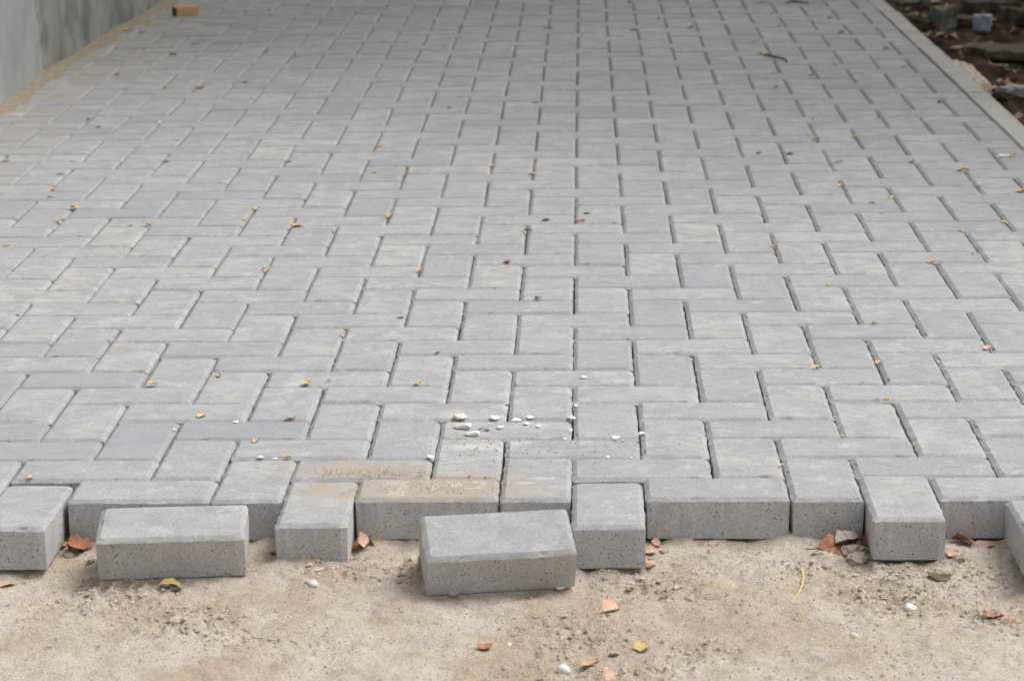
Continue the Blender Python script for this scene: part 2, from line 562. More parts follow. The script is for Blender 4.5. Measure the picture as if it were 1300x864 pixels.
for (d, i, j, a, b, x0, x1, y0, y1, cut) in cand[:300]:
    sx, sy = SHIFT.get((i, j), (0, 0))
    c = ((x0 + x1) / 2 + sx + pav_rng.uniform(-.0009, .0009), (y0 + y1) / 2 + sy + pav_rng.uniform(-.0009, .0009), pav_rng.gauss(0, 0.0008))
    rz = pav_rng.gauss(0, 0.004) + (math.pi / 2 if b == 2 else 0) + pav_rng.choice((0, math.pi))
    rot = (pav_rng.gauss(0, 0.004), pav_rng.gauss(0, 0.003), rz)
    if cut:
        me = paver_mesh('paver', x1 - x0 - GX, y1 - y0 - GY, PH, i * 31 + j, 0.009)
        link('paver', me, None, pavement, c, rot[:2] + (0,))
    else:
        link('paver', pav_rng.choice(along_y if b == 2 else along_x), None, pavement, c, rot)

fv, ff, fm = [], [], []
for (d, i, j, a, b, x0, x1, y0, y1, cut) in far:
    hx, hy = (x1 - x0 - GX) / 2, (y1 - y0 - GY) / 2
    cx, cy = (x0 + x1) / 2, (y0 + y1) / 2
    rz, tx, ty, dz = pav_rng.gauss(0, 0.005), pav_rng.gauss(0, 0.004), pav_rng.gauss(0, 0.004), pav_rng.gauss(0, 0.0009)
    base = len(fv)
    for ins, z in ((0, -PH), (0, -0.0050), (0.0064, 0)):
        for sx_, sy_ in ((-1, -1), (1, -1), (1, 1), (-1, 1)):
            lx, ly = sx_ * (hx - ins), sy_ * (hy - ins)
            fv.append((cx + lx * math.cos(rz) - ly * math.sin(rz), cy + lx * math.sin(rz) + ly * math.cos(rz), z + dz + (tx * ly + ty * lx if z > -0.05 else 0)))
    for r in range(2):
        for k in range(4):
            k2 = (k + 1) % 4
            ff.append((base + r * 4 + k, base + r * 4 + k2, base + r * 4 + 4 + k2, base + r * 4 + 4 + k))
            fm.append(1 if r == 0 else 0)
    ff.append((base + 8, base + 9, base + 10, base + 11))
    fm.append(0)
fo = link('far_pavers', mesh_from('far_pavers', fv, ff, fm), [M['top_far'], M['side']], pavement)
fo['kind'] = 'stuff'

# two pavers lying loose on the dirt
LAB = ['loose grey concrete paver lying slightly tilted on dirt beside a curled rust leaf', 'loose grey concrete paver tipped well forward on dirt with a white chip at its corner']
for k, q in enumerate(LOOSE):
    (ax, ay), (bx, by) = q['a'], q['b']
    yaw = math.atan2(by - ay, bx - ax)
    me = paver_mesh('loose_paver', PL - 0.001, PW, PH, 300 + k, 0.0055, 0.7)
    me.transform(Matrix.Translation((PL / 2, PW / 2, PH)))
    o = link('loose_paver', me, None, None, (ax, ay, -0.0615), (0, 0, 0))
    o.matrix_world = Matrix.Translation((ax, ay, -0.0615)) @ Matrix.Rotation(yaw, 4, 'Z') @ Matrix.Rotation(q['tilt'], 4, 'X').inverted().inverted()
    # tipped forward: the rear edge stands higher
    tag(o, LAB[k], 'paver', 'loose pavers in front of the laying edge')

o = link('loose_paver', paver_mesh('loose_paver', 2 * U - GY, U - GX, PH, 311, 0.0055, 1.1), None, None, (0.657, -0.104, -0.0008), (0, 0, math.pi / 2 + 0.01))
tag(o, 'loose grey concrete paver standing square against the laying edge by a beige leaf', 'paver', 'loose pavers in front of the laying edge')

def spill_z(x, y):
    m = 0.9 - abs((x + 0.205) / 0.090) ** 4 - abs((y - 0.053) / 0.040) ** 4
    m = max(-1.2, min(m, 0.3)) + 0.6 * fbm(x, y, 6.0, 34, 5)
    if m < -0.05:
        return -0.02
    return 0.0024 * min(m, 0.9) - 0.0004 + 0.0004 * noise.noise((x * 300, y * 300, 3))
ax_, ay_ = [-0.42 + 0.0025 * k for k in range(138)], [0.006 + 0.0025 * k for k in range(74)]
v_ = [(x, y, spill_z(x, y) - (0.0035 * max(0.0, (0.016 - y) / 0.010))) for y in ay_ for x in ax_]
f_ = [(b * 138 + a, b * 138 + a + 1, (b + 1) * 138 + a + 1, (b + 1) * 138 + a) for b in range(73) for a in range(137)]
o = link('spilled_sand', mesh_from('spilled_sand', v_, f_, None, True), M['dirt'])
tag(o, 'thin spill of tan sand over a front edge paver', 'sand')
o['kind'] = 'stuff'

# ------------------------------------------------------------------ kerb
kerb = empty('kerb', (1.13, 3, 0))
kerb['kind'] = 'structure'
def kerb_x(y):
    return 1.112 - 0.0075 * (y - 2.85)
def chunk(name, dims, seed, amp, cuts=4, mats=None, bev=0.0):
    bm = bmesh.new()
    bmesh.ops.create_cube(bm, size=1.0)
    bmesh.ops.subdivide_edges(bm, edges=bm.edges[:], cuts=cuts, use_grid_fill=True)
    for v in bm.verts:
        r = max(abs(v.co.x), abs(v.co.y), abs(v.co.z))
        rr = v.co.length
        v.co *= 1 - bev * max(0.0, rr - 0.62)
        p = Vector((v.co.x * dims[0], v.co.y * dims[1], v.co.z * dims[2]))
        m = min(dims)
        dvec = noise.noise_vector(p * (1.3 / m) + Vector((seed, seed * 2.3, 0))) + 0.5 * noise.noise_vector(p * (4.2 / m) + Vector((seed, 0, 9)))
        v.co = p + dvec * amp * m
    zmin = min(v.co.z for v in bm.verts)
    bmesh.ops.translate(bm, verts=bm.verts[:], vec=(0, 0, -zmin))
    me = bpy.data.meshes.new(name)
    bm.to_mesh(me)
    bm.free()
    return me
ks = -0.22
kk = 0
while ks < 8.4:
    yc = ks + 0.5
    bm = bmesh.new()
    bmesh.ops.create_cube(bm, size=1.0)
    for v in bm.verts:
        v.co = Vector((v.co.x * 0.064, v.co.y * 0.996, v.co.z * 0.2))
    bmesh.ops.bevel(bm, geom=[e for e in bm.edges if all(v.co.z > 0 for v in e.verts)], offset=0.003, segments=2, affect='EDGES')
    bmesh.ops.subdivide_edges(bm, edges=[e for e in bm.edges if abs(e.verts[0].co.y - e.verts[1].co.y) > 0.5], cuts=40)
    for v in bm.verts:
        v.co += noise.noise_vector(v.co * 14 + Vector((kk * 5, 0, 0))) * 0.0011
    me = bpy.data.meshes.new('kerb_stone')
    bm.to_mesh(me)
    bm.free()
    o = link('kerb_stone', me, M['kerb'], kerb)
    o.location = Vector((kerb_x(yc) + 0.034 + random.uniform(-.003, .003), yc, -0.1 + random.uniform(-.002, .003))) - kerb.location
    o.rotation_euler = (0, random.uniform(-.01, .01), 0.0075 + random.uniform(-.003, .003))
    ks += 1.0
    kk += 1

# ------------------------------------------------------------------ concrete wall on the left
wall = empty('concrete_wall', (-1.65, 4.3, -0.06))
tag(wall, 'grey rendered concrete wall with a stained darker stretch, sand along its foot', 'wall')
def wall_panel(name, y0, y1, xa, xb, thick, mat, edge=None, seed=0, h=1.9):
    """Front face between (xa, y0) and (xb, y1); edge(z) moves the far end for a ragged break."""
    ny, nz = 46, 30
    v, f = [], []
    for b in range(nz + 1):
        z = -0.1 + (h + 0.1) * (b / nz) ** 1.3
        ye = y1 + (edge(z) if edge else 0)
        for a in range(ny + 1):
            s = a / ny
            y = y0 + (ye - y0) * s
            x = xa + (xb - xa) * (y - y0) / (y1 - y0) + 0.010 * fbm(y, z, seed, 1.6, 4)
            if edge:
                x -= 0.014 * max(0.0, (s - 0.97) / 0.03) ** 2
            v.append((x, y, z))
    w = ny + 1
    for b in range(nz):
        for a in range(ny):
            f.append((b * w + a, b * w + a + 1, (b + 1) * w + a + 1, (b + 1) * w + a))
    n0 = len(v)
    v += [(x - thick, y, z) for x, y, z in v]
    for b in range(nz):
        f.append((b * w + ny, n0 + b * w + ny, n0 + (b + 1) * w + ny, (b + 1) * w + ny))
        f.append((n0 + b * w, b * w, (b + 1) * w, n0 + (b + 1) * w))
    for a in range(ny):
        t0 = nz * w
        f.append((t0 + a, t0 + a + 1, n0 + t0 + a + 1, n0 + t0 + a))
    f.append((n0, n0 + ny, n0 + nz * w + ny, n0 + nz * w))
    me = mesh_from(name, v, f)
    o = link(name, me, mat, wall)
    o.location = -wall.location
    return o
def ragged(z):
    # the render coat stops in a broken, leaning edge
    return 0.02 - 0.10 * z + 0.035 * (1 if z > 0.17 else 0) * -1 + 0.012 * noise.noise((z * 22, 3, 5))
o = wall_panel('render_coat', -0.5, 4.28, -1.672, -1.626, 0.05, M['wall_near'], ragged, 2)
o['label'] = 'smooth lighter grey render coat ending in a broken edge'
o = wall_panel('bare_wall', 4.0, 9.0, -1.662, -1.48, 0.16, M['wall_far'], None, 9)
o['label'] = 'bare dark stained concrete stretch'
# sand heaped along the foot
sv, sf = [], []
ys = [0.0 + 8.6 * k / 430 for k in range(431)]
for y in ys:
    wx = -1.672 + (y + 0.5) * 0.0096 - 0.02 if y < 4.28 else -1.662 + (y - 4.0) * 0.0364 - 0.02
    wd_ = 0.070 + 0.035 * noise.noise((y * 3.1, 2, 1)) + 0.028 * noise.noise((y * 14, 5, 1))
    for k in range(9):
        s = k / 8
        h = 0.013 * (1 - s) ** 1.4 * (1 + 0.5 * noise.noise((y * 9, s * 3, 3))) + 0.003 * noise.noise((y * 40, s * 8, 1)) * (1 - s) + 0.003 - 0.007 * s
        sv.append((wx + (wd_ + 0.02) * s, y, h))
for a in range(len(ys) - 1):
    for k in range(8):
        sf.append((a * 9 + k, a * 9 + k + 1, a * 9 + 10 + k, a * 9 + 9 + k))
so = link('sand_strip', mesh_from('sand_strip', sv, sf, None, True), M['sand'])
tag(so, 'tan sand drifted along the foot of the grey wall', 'sand')
so['kind'] = 'stuff'

# ------------------------------------------------------------------ dark soil beyond the kerb
def soil_z(x, y):
    return -0.17 + 0.075 * fbm(x, y, 4, 3.4, 4) + 0.02 * max(0, x - 1.6)
sx_ = [1.165 + 0.02 * k for k in range(60)] + [2.4 + 0.2 * k for k in range(12)]
sy_ = [-0.2 + 0.1 * k for k in range(30)] + [2.8 + 0.025 * k for k in range(200)] + [7.9 + 0.2 * k for k in range(8)]
sv = [(x, y, soil_z(x, y)) for y in sy_ for x in sx_]
n = len(sx_)
sf = [(b * n + a, b * n + a + 1, (b + 1) * n + a + 1, (b + 1) * n + a) for b in range(len(sy_) - 1) for a in range(n - 1)]
so = link('soil', mesh_from('soil', sv, sf, None, True), M['soil'])
so['kind'] = 'structure'

def on_soil(x, y):
    z = -0.15
    for _ in range(8):
        p = at(x, y, z)
        z = soil_z(p.x, p.y)
    return Vector((p.x, p.y, z))

RUB = [  # pixel of the foot, (w, d, h), yaw, material, name, label, category, roughness of outline
    (1197, 36, (0.088, 0.07, 0.085), 0.6, 'rubble', 'concrete_block', 'mossy grey concrete block standing in dark soil beyond the kerb', 'block', 0.12),
    (1247, 46, (0.066, 0.05, 0.066), -0.3, 'rubble_blue', 'rubble_chunk', 'pale bluish grey chunk resting on a stone slab', 'rubble', 0.16),
    (1262, 63, (0.26, 0.13, 0.035), 0.06, 'slab', 'stone_slab', 'long weathered tan slab lying flat under the bluish chunk', 'slab', 0.16),
    (1286, 78, (0.20, 0.12, 0.03), -0.12, 'slab', 'stone_slab', 'short grey brown slab among dark rubble beyond the kerb', 'slab', 0.2),
    (1255, 14, (0.20, 0.12, 0.04), 0.1, 'slab', 'stone_slab', 'brown flat slab beside the grass tuft', 'slab', 0.2),
    (1292, 30, (0.13, 0.11, 0.06), 0.4, 'slab', 'rubble_chunk', 'lumpy brown rubble chunk below the grass tuft', 'rubble', 0.2),
    (1280, 3, (0.16, 0.1, 0.05), 0.2, 'rubble', 'rubble_chunk', 'greenish grey rubble chunk behind the grass tuft', 'rubble', 0.16),
    (1283, 122, (0.085, 0.05, 0.026), 0.1, 'grey_stone', 'rubble_chunk', 'long pale stone lying beside the kerb', 'rubble', 0.14),
    (1291, 133, (0.075, 0.06, 0.03), -0.4, 'grey_stone', 'rubble_chunk', 'whitish broken stone beside the kerb among leaves', 'rubble', 0.2),
    (1268, 102, (0.05, 0.04, 0.02), 0.3, 'grey_stone', 'rubble_chunk', 'small pale stone lying by rust leaves beyond the kerb', 'rubble', 0.2),
    (1276, 138, (0.05, 0.05, 0.02), 0.9, 'grey_stone', 'rubble_chunk', 'small whitish stone chip touching the kerb foot', 'rubble', 0.2),
    (1262, 90, (0.22, 0.10, 0.03), -0.3, 'slab', 'stone_slab', 'dark brown slab half buried behind the rust leaves', 'slab', 0.2),
    (1160, 18, (0.16, 0.08, 0.04), 0.2, 'slab', 'rubble_chunk', 'dark brown lump of rubble at the shaded kerb edge', 'rubble', 0.25),
    (1226, 24, (0.12, 0.08, 0.03), 0.2, 'slab', 'rubble_chunk', 'dark lump of rubble between the block and the bluish chunk', 'rubble', 0.25),
]
slab_top = None
for k, (x, y, dm, yaw, mt, nm, lab, cat, amp) in enumerate(RUB):
    p = on_soil(x, y)
    o = link(nm, chunk(nm, dm, 11 + k * 3.7, amp, 5, None, 0.12), M[mt], None, p - Vector((0, 0, 0.008)), (random.uniform(-.06, .06), random.uniform(-.06, .06), yaw))
    tag(o, lab, cat, 'rubble beyond the kerb' if cat != 'block' else None)
# lump of earth spilled against the kerb edge
p = at(1226, 86, -0.02)
o = link('earth_lump', chunk('earth_lump', (0.055, 0.50, 0.15), 4.4, 0.22, 9, None, 0.5), M['clod'], None, (1.195, 4.3, -0.165), (0, 0, 0.02))
tag(o, 'tan lump of earth heaped against the outer edge of the kerb', 'earth')


# ------------------------------------------------------------------ leaves, stones, straw
def leaf_mesh(seed):
    """Dry leaf: pointed blade folded at the midrib and curled, with a thin stalk."""
    r = random.Random(seed)
    n, V, Fc = 8, [], []
    curl, fold, asym = r.uniform(-1.6, 1.9), r.uniform(0.15, 0.75), r.uniform(0.75, 1.2)
    wid, twist = r.uniform(0.26, 0.40), r.uniform(-0.7, 0.7)
    for k in range(n + 1):
        s = k / n
        w = wid * (math.sin(math.pi * s ** 0.8) ** 0.75) * (1 + 0.22 * r.uniform(-1, 1)) + 0.004
        ang = curl * (s - 0.5)
        cx = math.sin(ang) / curl if abs(curl) > 0.1 else s - 0.5
        cz = (1 - math.cos(ang)) / curl if abs(curl) > 0.1 else 0
        tw = twist * (s - 0.5)
        for q in (-1, -0.5, 0, 0.5, 1):
            ww = q * w * (asym if q > 0 else 1)
            up = abs(q) ** 1.5 * w * fold + 0.045 * r.uniform(-1, 1)
            V.append((cx, ww * math.cos(tw) - up * math.sin(tw), cz + ww * math.sin(tw) + up * math.cos(tw)))
    for k in range(n):
        for q in range(4):
            a = k * 5 + q
            Fc.append((a, a + 1, a + 6, a + 5))
    b = len(V)
    x0, y0, z0 = V[2]
    for k in range(4):
        s = k / 3
        for (dy, dz) in ((0.016, 0), (-0.008, 0.014), (-0.008, -0.014)):
            V.append((x0 - 0.30 * s, y0 + dy + 0.05 * s * s, z0 + dz + 0.03 * s))
    for k in range(3):
        for q in range(3):
            Fc.append((b + 3 * k + q, b + 3 * k + (q + 1) % 3, b + 3 * k + 3 + (q + 1) % 3, b + 3 * k + 3 + q))
    zm = min(v[2] for v in V)
    return [(x, y, z - zm) for x, y, z in V], Fc
LEAFS = [leaf_mesh(k) for k in range(10)]
leaf_cache = {}
def leaf(pos, size, mat, label, group=None, rz=None, tilt=0.0, var=None, sq=1.0):
    var = random.randrange(len(LEAFS)) if var is None else var
    key = (var, mat)
    if key not in leaf_cache:
        me = mesh_from('fallen_leaf', *LEAFS[var], None, True)
        me.materials.append(M[mat])
        leaf_cache[key] = me
    o = link('fallen_leaf', leaf_cache[key], None, None, pos, (tilt, random.uniform(-.1, .1), random.uniform(0, 6.28) if rz is None else rz))
    o.scale = (size, size * sq, size * 0.8)
    return tag(o, label, 'leaf', group)

PAV_LEAVES = {
    'ochre': [(180, 41, 1), (340, 14, 1), (392, 6, 1), (149, 95, 1), (180, 104, 1), (212, 112, 1.1), (253, 112, 1.6), (337, 66, .9), (376, 71, 1), (205, 156, 1), (48, 140, .8), (366, 205, 1.2), (7, 205, 1), (67, 241, 1.1), (94, 264, 1), (77, 280, 1.2), (189, 285, 1.1), (325, 264, 1.1), (310, 279, .9), (454, 15, 1), (492, 8, .8), (472, 40, 1), (541, 52, .9), (584, 35, .9), (564, 60, .9), (748, 12, 1), (799, 3, 1.2), (729, 23, 1), (732, 36, .9), (805, 39, 1), (876, 35, 1), (679, 130, 1), (571, 137, .8), (481, 186, 1.2), (474, 219, .9), (515, 222, .9), (626, 210, .9), (676, 221, .9), (968, 3, 1.2), (1001, 4, 1.2), (978, 17, 1), (1041, 9, 1), (989, 33, 1), (1055, 24, 1), (959, 52, 1.1), (970, 69, 2), (985, 92, 1), (1029, 95, 1), (1069, 42, 1), (1124, 62, 1), (1060, 82, 1), (1032, 151, .8), (1086, 174, 1), (1223, 217, 1.4), (1296, 243, 1.4), (1067, 237, 1), (1131, 250, .8), (1221, 292, 1.2), (1275, 282, 1), (10, 310, 1), (338, 342, 1), (141, 431, .8), (182, 470, .9), (194, 487, 1), (278, 476, .9), (418, 482, .6), (255, 528, 1.1), (325, 560, 1), (365, 580, .8), (437, 423, .9), (628, 365, .8), (533, 342, .9), (983, 313, .9), (1183, 332, .9), (1110, 410, 1), (1037, 467, 1.2), (1116, 460, .8), (1126, 508, .9), (1069, 553, .8), (991, 590, .8), (39, 604, .8), (1095, 485, .5), (654, 71, .9)],
    'yellow': [(163, 39, 1.6), (1147, 85, 1), (1284, 198, 1.2), (495, 274, 1.3), (375, 287, 1.5), (389, 487, 1.2), (556, 447, .8), (530, 487, .8), (1053, 360, .9), (1242, 236, .7), (1036, 177, .9)],
    'rust': [(670, 293, 1), (1194, 129, 1.4), (644, 333, 1.2), (737, 280, 1.1), (1003, 196, 1), (836, 24, .9), (985, 111, 1), (1116, 149, .8)],
    'pale': [(425, 293, .9), (1159, 205, 1), (1254, 442, 1.2), (1065, 205, 1), (1107, 258, .8), (1119, 270, .9), (370, 530, 1.1), (508, 403, .7)],
    'brown': [(248, 56, 1), (219, 70, 1), (311, 105, .8), (113, 152, .9), (124, 162, 1), (210, 205, .8), (92, 205, .7), (76, 221, .8), (64, 250, .7), (166, 287, .7), (696, 36, 1.4), (745, 271, .8), (683, 379, .8), (963, 194, .8), (1235, 322, .5)],
    'green': [(694, 279, 1.2)],
}
TXT = {'ochre': ('small dry ochre leaf fallen on the grey pavers', 'ochre leaves on the pavement'),
       'yellow': ('bright yellow dry leaf fallen on the grey pavers', 'yellow leaves on the pavement'),
       'rust': ('reddish rust coloured leaf fallen on the grey pavers', 'rust leaves on the pavement'),
       'pale': ('pale pinkish dried leaf scrap on the grey pavers', 'pale leaves on the pavement'),
       'brown': ('dark brown shrivelled leaf scrap on the grey pavers', 'dark leaf scraps on the pavement'),
       'green': ('single dark green leaf lying flat on the grey pavers', None)}
for mt, L in PAV_LEAVES.items():
    for x, y, s in L:
        p = at(x, y, 0.002)
        far_s = 1.0 + 0.12 * max(0, p.y)
        leaf(p - Vector((0, 0, 0.0012)), 0.0172 * s * far_s * random.uniform(0.9, 1.1), mt, *TXT[mt])

DIRT_LEAVES = [  # x, y, size, material, yaw, tilt, raise, label
    (110, 682, 0.042, 'rust', 0.6, 0.5, 0.008, 'curled rust brown leaf standing between paver end and loose paver'),
    (96, 697, 0.034, 'rust', 2.4, 0.1, 0.0, 'flat dark rust leaf on dirt below the curled one by the slightly tilted paver'),
    (82, 688, 0.016, 'yellow', 1.2, 0.8, 0.004, 'tiny yellow curled leaf against a paver corner'),
    (216, 741, 0.030, 'yellow', 0.1, 0.0, 0.0, 'greenish yellow leaf on dirt in front of the slightly tilted paver'),
    (9, 740, 0.026, 'pale', 0.3, 0.0, 0.0, 'pinkish orange leaf sliver on dirt at the outer paver'),
    (347, 699, 0.012, 'rust', 0.3, 0.0, 0.0, 'tiny red leaf scrap at the corner of a paver on dirt'),
    (464, 668, 0.034, 'pale', 1.3, 1.0, 0.012, 'pale pink leaf standing upright against the dusty paver'),
    (457, 680, 0.028, 'rust', 0.4, 0.3, 0.0, 'rust leaf at the foot of the upright pale leaf'),
    (473, 686, 0.020, 'yellow', 2.0, 0.4, 0.0, 'small amber leaf next to the upright pale leaf'),
    (447, 703, 0.020, 'pale', 1.5, 0.3, 0.0, 'pale leaf scrap lying by the corner of a jutting paver'),
    (616, 820, 0.026, 'rust', 0.9, 0.1, 0.0, 'dark red folded leaf lying alone on open dirt'),
    (775, 771, 0.034, 'pale', 0.9, 0.4, 0.0, 'salmon pink curled leaf lying on crumbly dirt'),
    (830, 686, 0.030, 'pale', 1.4, 0.5, 0.004, 'pinkish crumpled leaf at the side of a jutting paver'),
    (827, 699, 0.022, 'pale', 0.2, 0.3, 0.0, 'pinkish leaf scrap just below the crumpled one beside a jutting paver'),
    (826, 715, 0.016, 'rust', 0.5, 0.2, 0.0, 'small rust leaf at the bottom corner of a jutting paver'),
    (815, 820, 0.026, 'yellow', 1.3, 0.1, 0.0, 'slim ochre yellow leaf on crumbly dirt'),
    (749, 841, 0.026, 'ochre', 0.3, 0.0, 0.0, 'ragged ochre brown leaf on dirt among crumbs'),
    (779, 829, 0.014, 'brown', 0.2, 0.0, 0.0, 'small olive brown leaf flat on dirt'),
    (773, 857, 0.026, 'pale', 0.8, 0.4, 0.0, 'pink curled leaf beside a white chip on dirt'),
    (1058, 676, 0.056, 'rust', 0.3, 0.35, 0.004, 'large orange rust leaf curled against a paver face'),
    (1091, 676, 0.042, 'rust', 1.1, 0.6, 0.003, 'deep rust crumpled leaf wedged beside a jutting paver'),
    (1077, 686, 0.046, 'grey_leaf', 0.4, 0.1, 0.0, 'greyish withered leaf lying over the orange rust leaf'),
    (1102, 695, 0.020, 'ochre', 1.5, 0.7, 0.0, 'small orange leaf squeezed at the side of a jutting paver'),
    (1213, 674, 0.034, 'rust', 2.4, 0.5, 0.003, 'rust leaf in the corner right beside a jutting paver'),
    (1246, 679, 0.036, 'pale', 0.1, 0.2, 0.0, 'beige dry leaf lying along the foot of a paver'),
    (1210, 696, 0.024, 'pale', 0.8, 0.4, 0.0, 'pinkish orange leaf below the rust leaf beside a jutting paver'),
    (1262, 780, 0.028, 'rust', 0.1, 0.0, 0.0, 'flat red brown leaf pressed on dirt'),
    (1288, 785, 0.030, 'rust', 1.0, 0.3, 0.0, 'dark red crumpled leaf on dirt beside the flat red brown one'),
    (883, 676, 0.010, 'pale', 1.0, 0.3, 0.0, 'tiny pinkish leaf crumb at the foot of a paver face'),
    (906, 681, 0.018, 'pale', 0.2, 0.2, 0.0, 'small tan leaf crumb at the foot of a paver face'),
    (225, 746, 0.016, 'brown', 0.2, 0.0, 0.0, 'small dark leaf on dirt just below the greenish yellow leaf'),
]
M['grey_leaf'] = plain('leaf_grey', (0.24, 0.20, 0.17), (0.42, 0.38, 0.34), 160, 0.8)
for k, (x, y, s, mt, rz, tl, up, lab) in enumerate(DIRT_LEAVES):
    p = on_dirt(x, y + 3)
    if p.y > -0.04 and s > 0.015:          # keep clear of the paver faces behind
        p.y = min(p.y, -s * 0.42 - 0.004)
        p.z = ground_z(p.x, p.y)
    leaf(p + Vector((0, 0, up)), s * 1.05, mt, lab, None, rz, tl, k % 10)

def stone_mesh(seed, sub=2, flat=0.6, rough=0.30):
    bm = bmesh.new()
    bmesh.ops.create_icosphere(bm, subdivisions=sub, radius=0.5)
    off = Vector((seed * 1.7, seed * 0.9, seed * 2.3))
    rr = random.Random(seed)
    cuts = [(Vector((rr.gauss(0, 1), rr.gauss(0, 1), rr.gauss(0, 1.3))).normalized(), rr.uniform(0.20, 0.42)) for _ in range(11)]
    for v in bm.verts:
        if rough > 0.2:                      # broken flake: plane cuts leave facets and sharp edges
            for nn, dd in cuts:
                e = v.co.dot(nn) - dd
                if e > 0:
                    v.co -= nn * e
            d = 1.2 + 0.10 * noise.noise(v.co * 6 + off)
        else:
            d = 1 + rough * noise.noise(v.co * 2.2 + off) * 1.6 + 0.06 * noise.noise(v.co * 6 + off)
        v.co = Vector((v.co.x * d, v.co.y * d * 0.8, max(v.co.z * d * flat, -0.18)))
    z = min(v.co.z for v in bm.verts)
    for v in bm.verts:
        v.co.z -= z
    me = bpy.data.meshes.new('stone')
    bm.to_mesh(me)
    bm.free()
    return me
stone_cache = {}
def stone(name, pos, size, mat, label, cat, group=None, var=None, tall=1.0, smooth=False):
    var = random.randrange(8) if var is None else var
    key = (var, mat, smooth)
    if key not in stone_cache:
        me = stone_mesh(var + 3, 3, 0.62 if smooth else 0.30, 0.16 if smooth else 0.34)
        if smooth == 'clod':
            for v in me.vertices:
                v.co += noise.noise_vector(v.co * 5 + Vector((var, 2, 0))) * 0.16 + noise.noise_vector(v.co * 13) * 0.05
        if smooth is True:
            me.polygons.foreach_set('use_smooth', [True] * len(me.polygons))
        me.materials.append(M[mat])
        stone_cache[key] = me
    o = link(name, stone_cache[key], None, None, pos, (0, 0, random.uniform(0, 6.28)))
    o.scale = (size, size, size * tall)
    return tag(o, label, cat, group)

PX = 1 / 905.0
CHIPS = [(585, 531, 24, 'cream'), (589, 543, 26, 'white'), (601, 552, 22, 'white'), (610, 544, 9, 'grey_stone'), (619, 546, 9, 'grey_stone'), (627, 531, 15, 'white'), (635, 543, 10, 'white'), (655, 534, 13, 'white'), (668, 538, 9, 'white'), (673, 530, 12, 'white'), (683, 541, 8, 'white'), (725, 531, 12, 'white'), (731, 515, 8, 'white'), (725, 546, 8, 'white'), (718, 557, 6, 'white'), (781, 557, 13, 'white'), (792, 559, 6, 'white'), (814, 551, 10, 'white'), (772, 580, 7, 'white'), (801, 581, 4, 'white'), (547, 580, 10, 'white'), (596, 604, 6, 'ochre_crumb'), (617, 605, 4, 'ochre_crumb'),
         (741, 479, 11, 'white'), (1191, 459, 6, 'white'), (299, 536, 10, 'white'), (330, 581, 9, 'white'), (349, 582, 6, 'white'), (222, 545, 6, 'white'), (1183, 293, 6, 'white'), (21, 400, 12, 'grey_stone'), (1110, 322, 4, 'grey_stone')]
M['ochre_crumb'] = plain('ochre_crumb', (0.36, 0.25, 0.15), (0.46, 0.34, 0.22), 150)
CT = {'white': ('white plaster chip lying on the grey pavers', 'white chips on the pavement'),
      'cream': ('flat cream coloured plaster chip among white chips on the pavers', None),
      'grey_stone': ('light grey stone chip lying on the pavers', 'grey chips on the pavement'),
      'ochre_crumb': ('brown earth crumb lying on the edge of a paver', 'earth crumbs on the pavers')}
for x, y, w, mt in CHIPS:
    p = at(x, y, 0.0)
    stone('stone_chip', p, w * PX * 1.05, mt, CT[mt][0], 'stone', CT[mt][1])

PEBS = [(397, 738, 13, 'white', 'white rounded pebble on dirt in front of a jutting paver', 1), (574, 758, 15, 'grey_stone', 'smooth grey pebble against the paver tipped well forward', 1),
        (713, 744, 17, 'white', 'flat white chip at the corner of the paver tipped well forward', 0), (646, 818, 7, 'white', 'tiny white pebble on open dirt near the dark red leaf', 1), (709, 781, 13, 'grey_stone', 'angular whitish grey stone on crumbly dirt', 0),
        (715, 850, 15, 'white', 'egg shaped white pebble on crumbly dirt', 1), (544, 799, 6, 'white', 'tiny white stone alone on smooth dirt below the tipped paver', 0), (784, 853, 10, 'white', 'white chip beside the pink curled leaf on dirt', 0),
        (1155, 774, 15, 'white', 'round white pebble on dirt, largest of its kind there', 1), (1194, 776, 11, 'white', 'flat white chip on dirt beside the round white pebble', 0), (1208, 770, 6, 'white', 'tiny white chip beside the flat white chip on dirt', 0),
        (1084, 808, 11, 'cream', 'cream coloured pebble on open dirt', 1), (1140, 820, 9, 'cream', 'slim cream chip on dirt', 0), (7, 766, 14, 'grey_stone', 'whitish grey flat stone on dirt below the pinkish leaf sliver', 0),
        (769, 847, 6, 'white', 'tiny white pebble on crumbly dirt near the ragged ochre leaf', 1), (1290, 699, 8, 'cream', 'small pale pebble at the foot of the outermost jutting paver', 1)]
for k, (x, y, w, mt, lab, sm) in enumerate(PEBS):
    stone('pebble', on_dirt(x, y) - Vector((0, 0, 0.0015)), w * PX * 1.05, mt, lab, 'pebble', None, k % 8, 1.1 if sm else 0.8, bool(sm))

CLODS = [(1085, 701, 34), (1089, 712, 30), (1192, 734, 32), (1107, 727, 17), (1050, 718, 15), (1066, 727, 14), (1220, 711, 22), (1180, 744, 14), (1037, 702, 14), (1165, 728, 16), (116, 712, 14), (88, 705, 18), (732, 806, 13), (706, 806, 11), (801, 735, 11), (770, 733, 10), (848, 726, 13), (722, 834, 10), (843, 700, 14), (1120, 752, 10), (1135, 768, 12), (1260, 745, 14), (1290, 770, 14), (265, 744, 9), (345, 757, 12), (352, 775, 10)]
for k, (x, y, w) in enumerate(CLODS):
    stone('dirt_clod', on_dirt(x, y) - Vector((0, 0, 0.002)), w * PX, 'clod', 'crumbly brown dirt clod lying on the bare ground', 'clod', 'dirt clods in front of the pavers', k % 8, 0.7, 'clod')

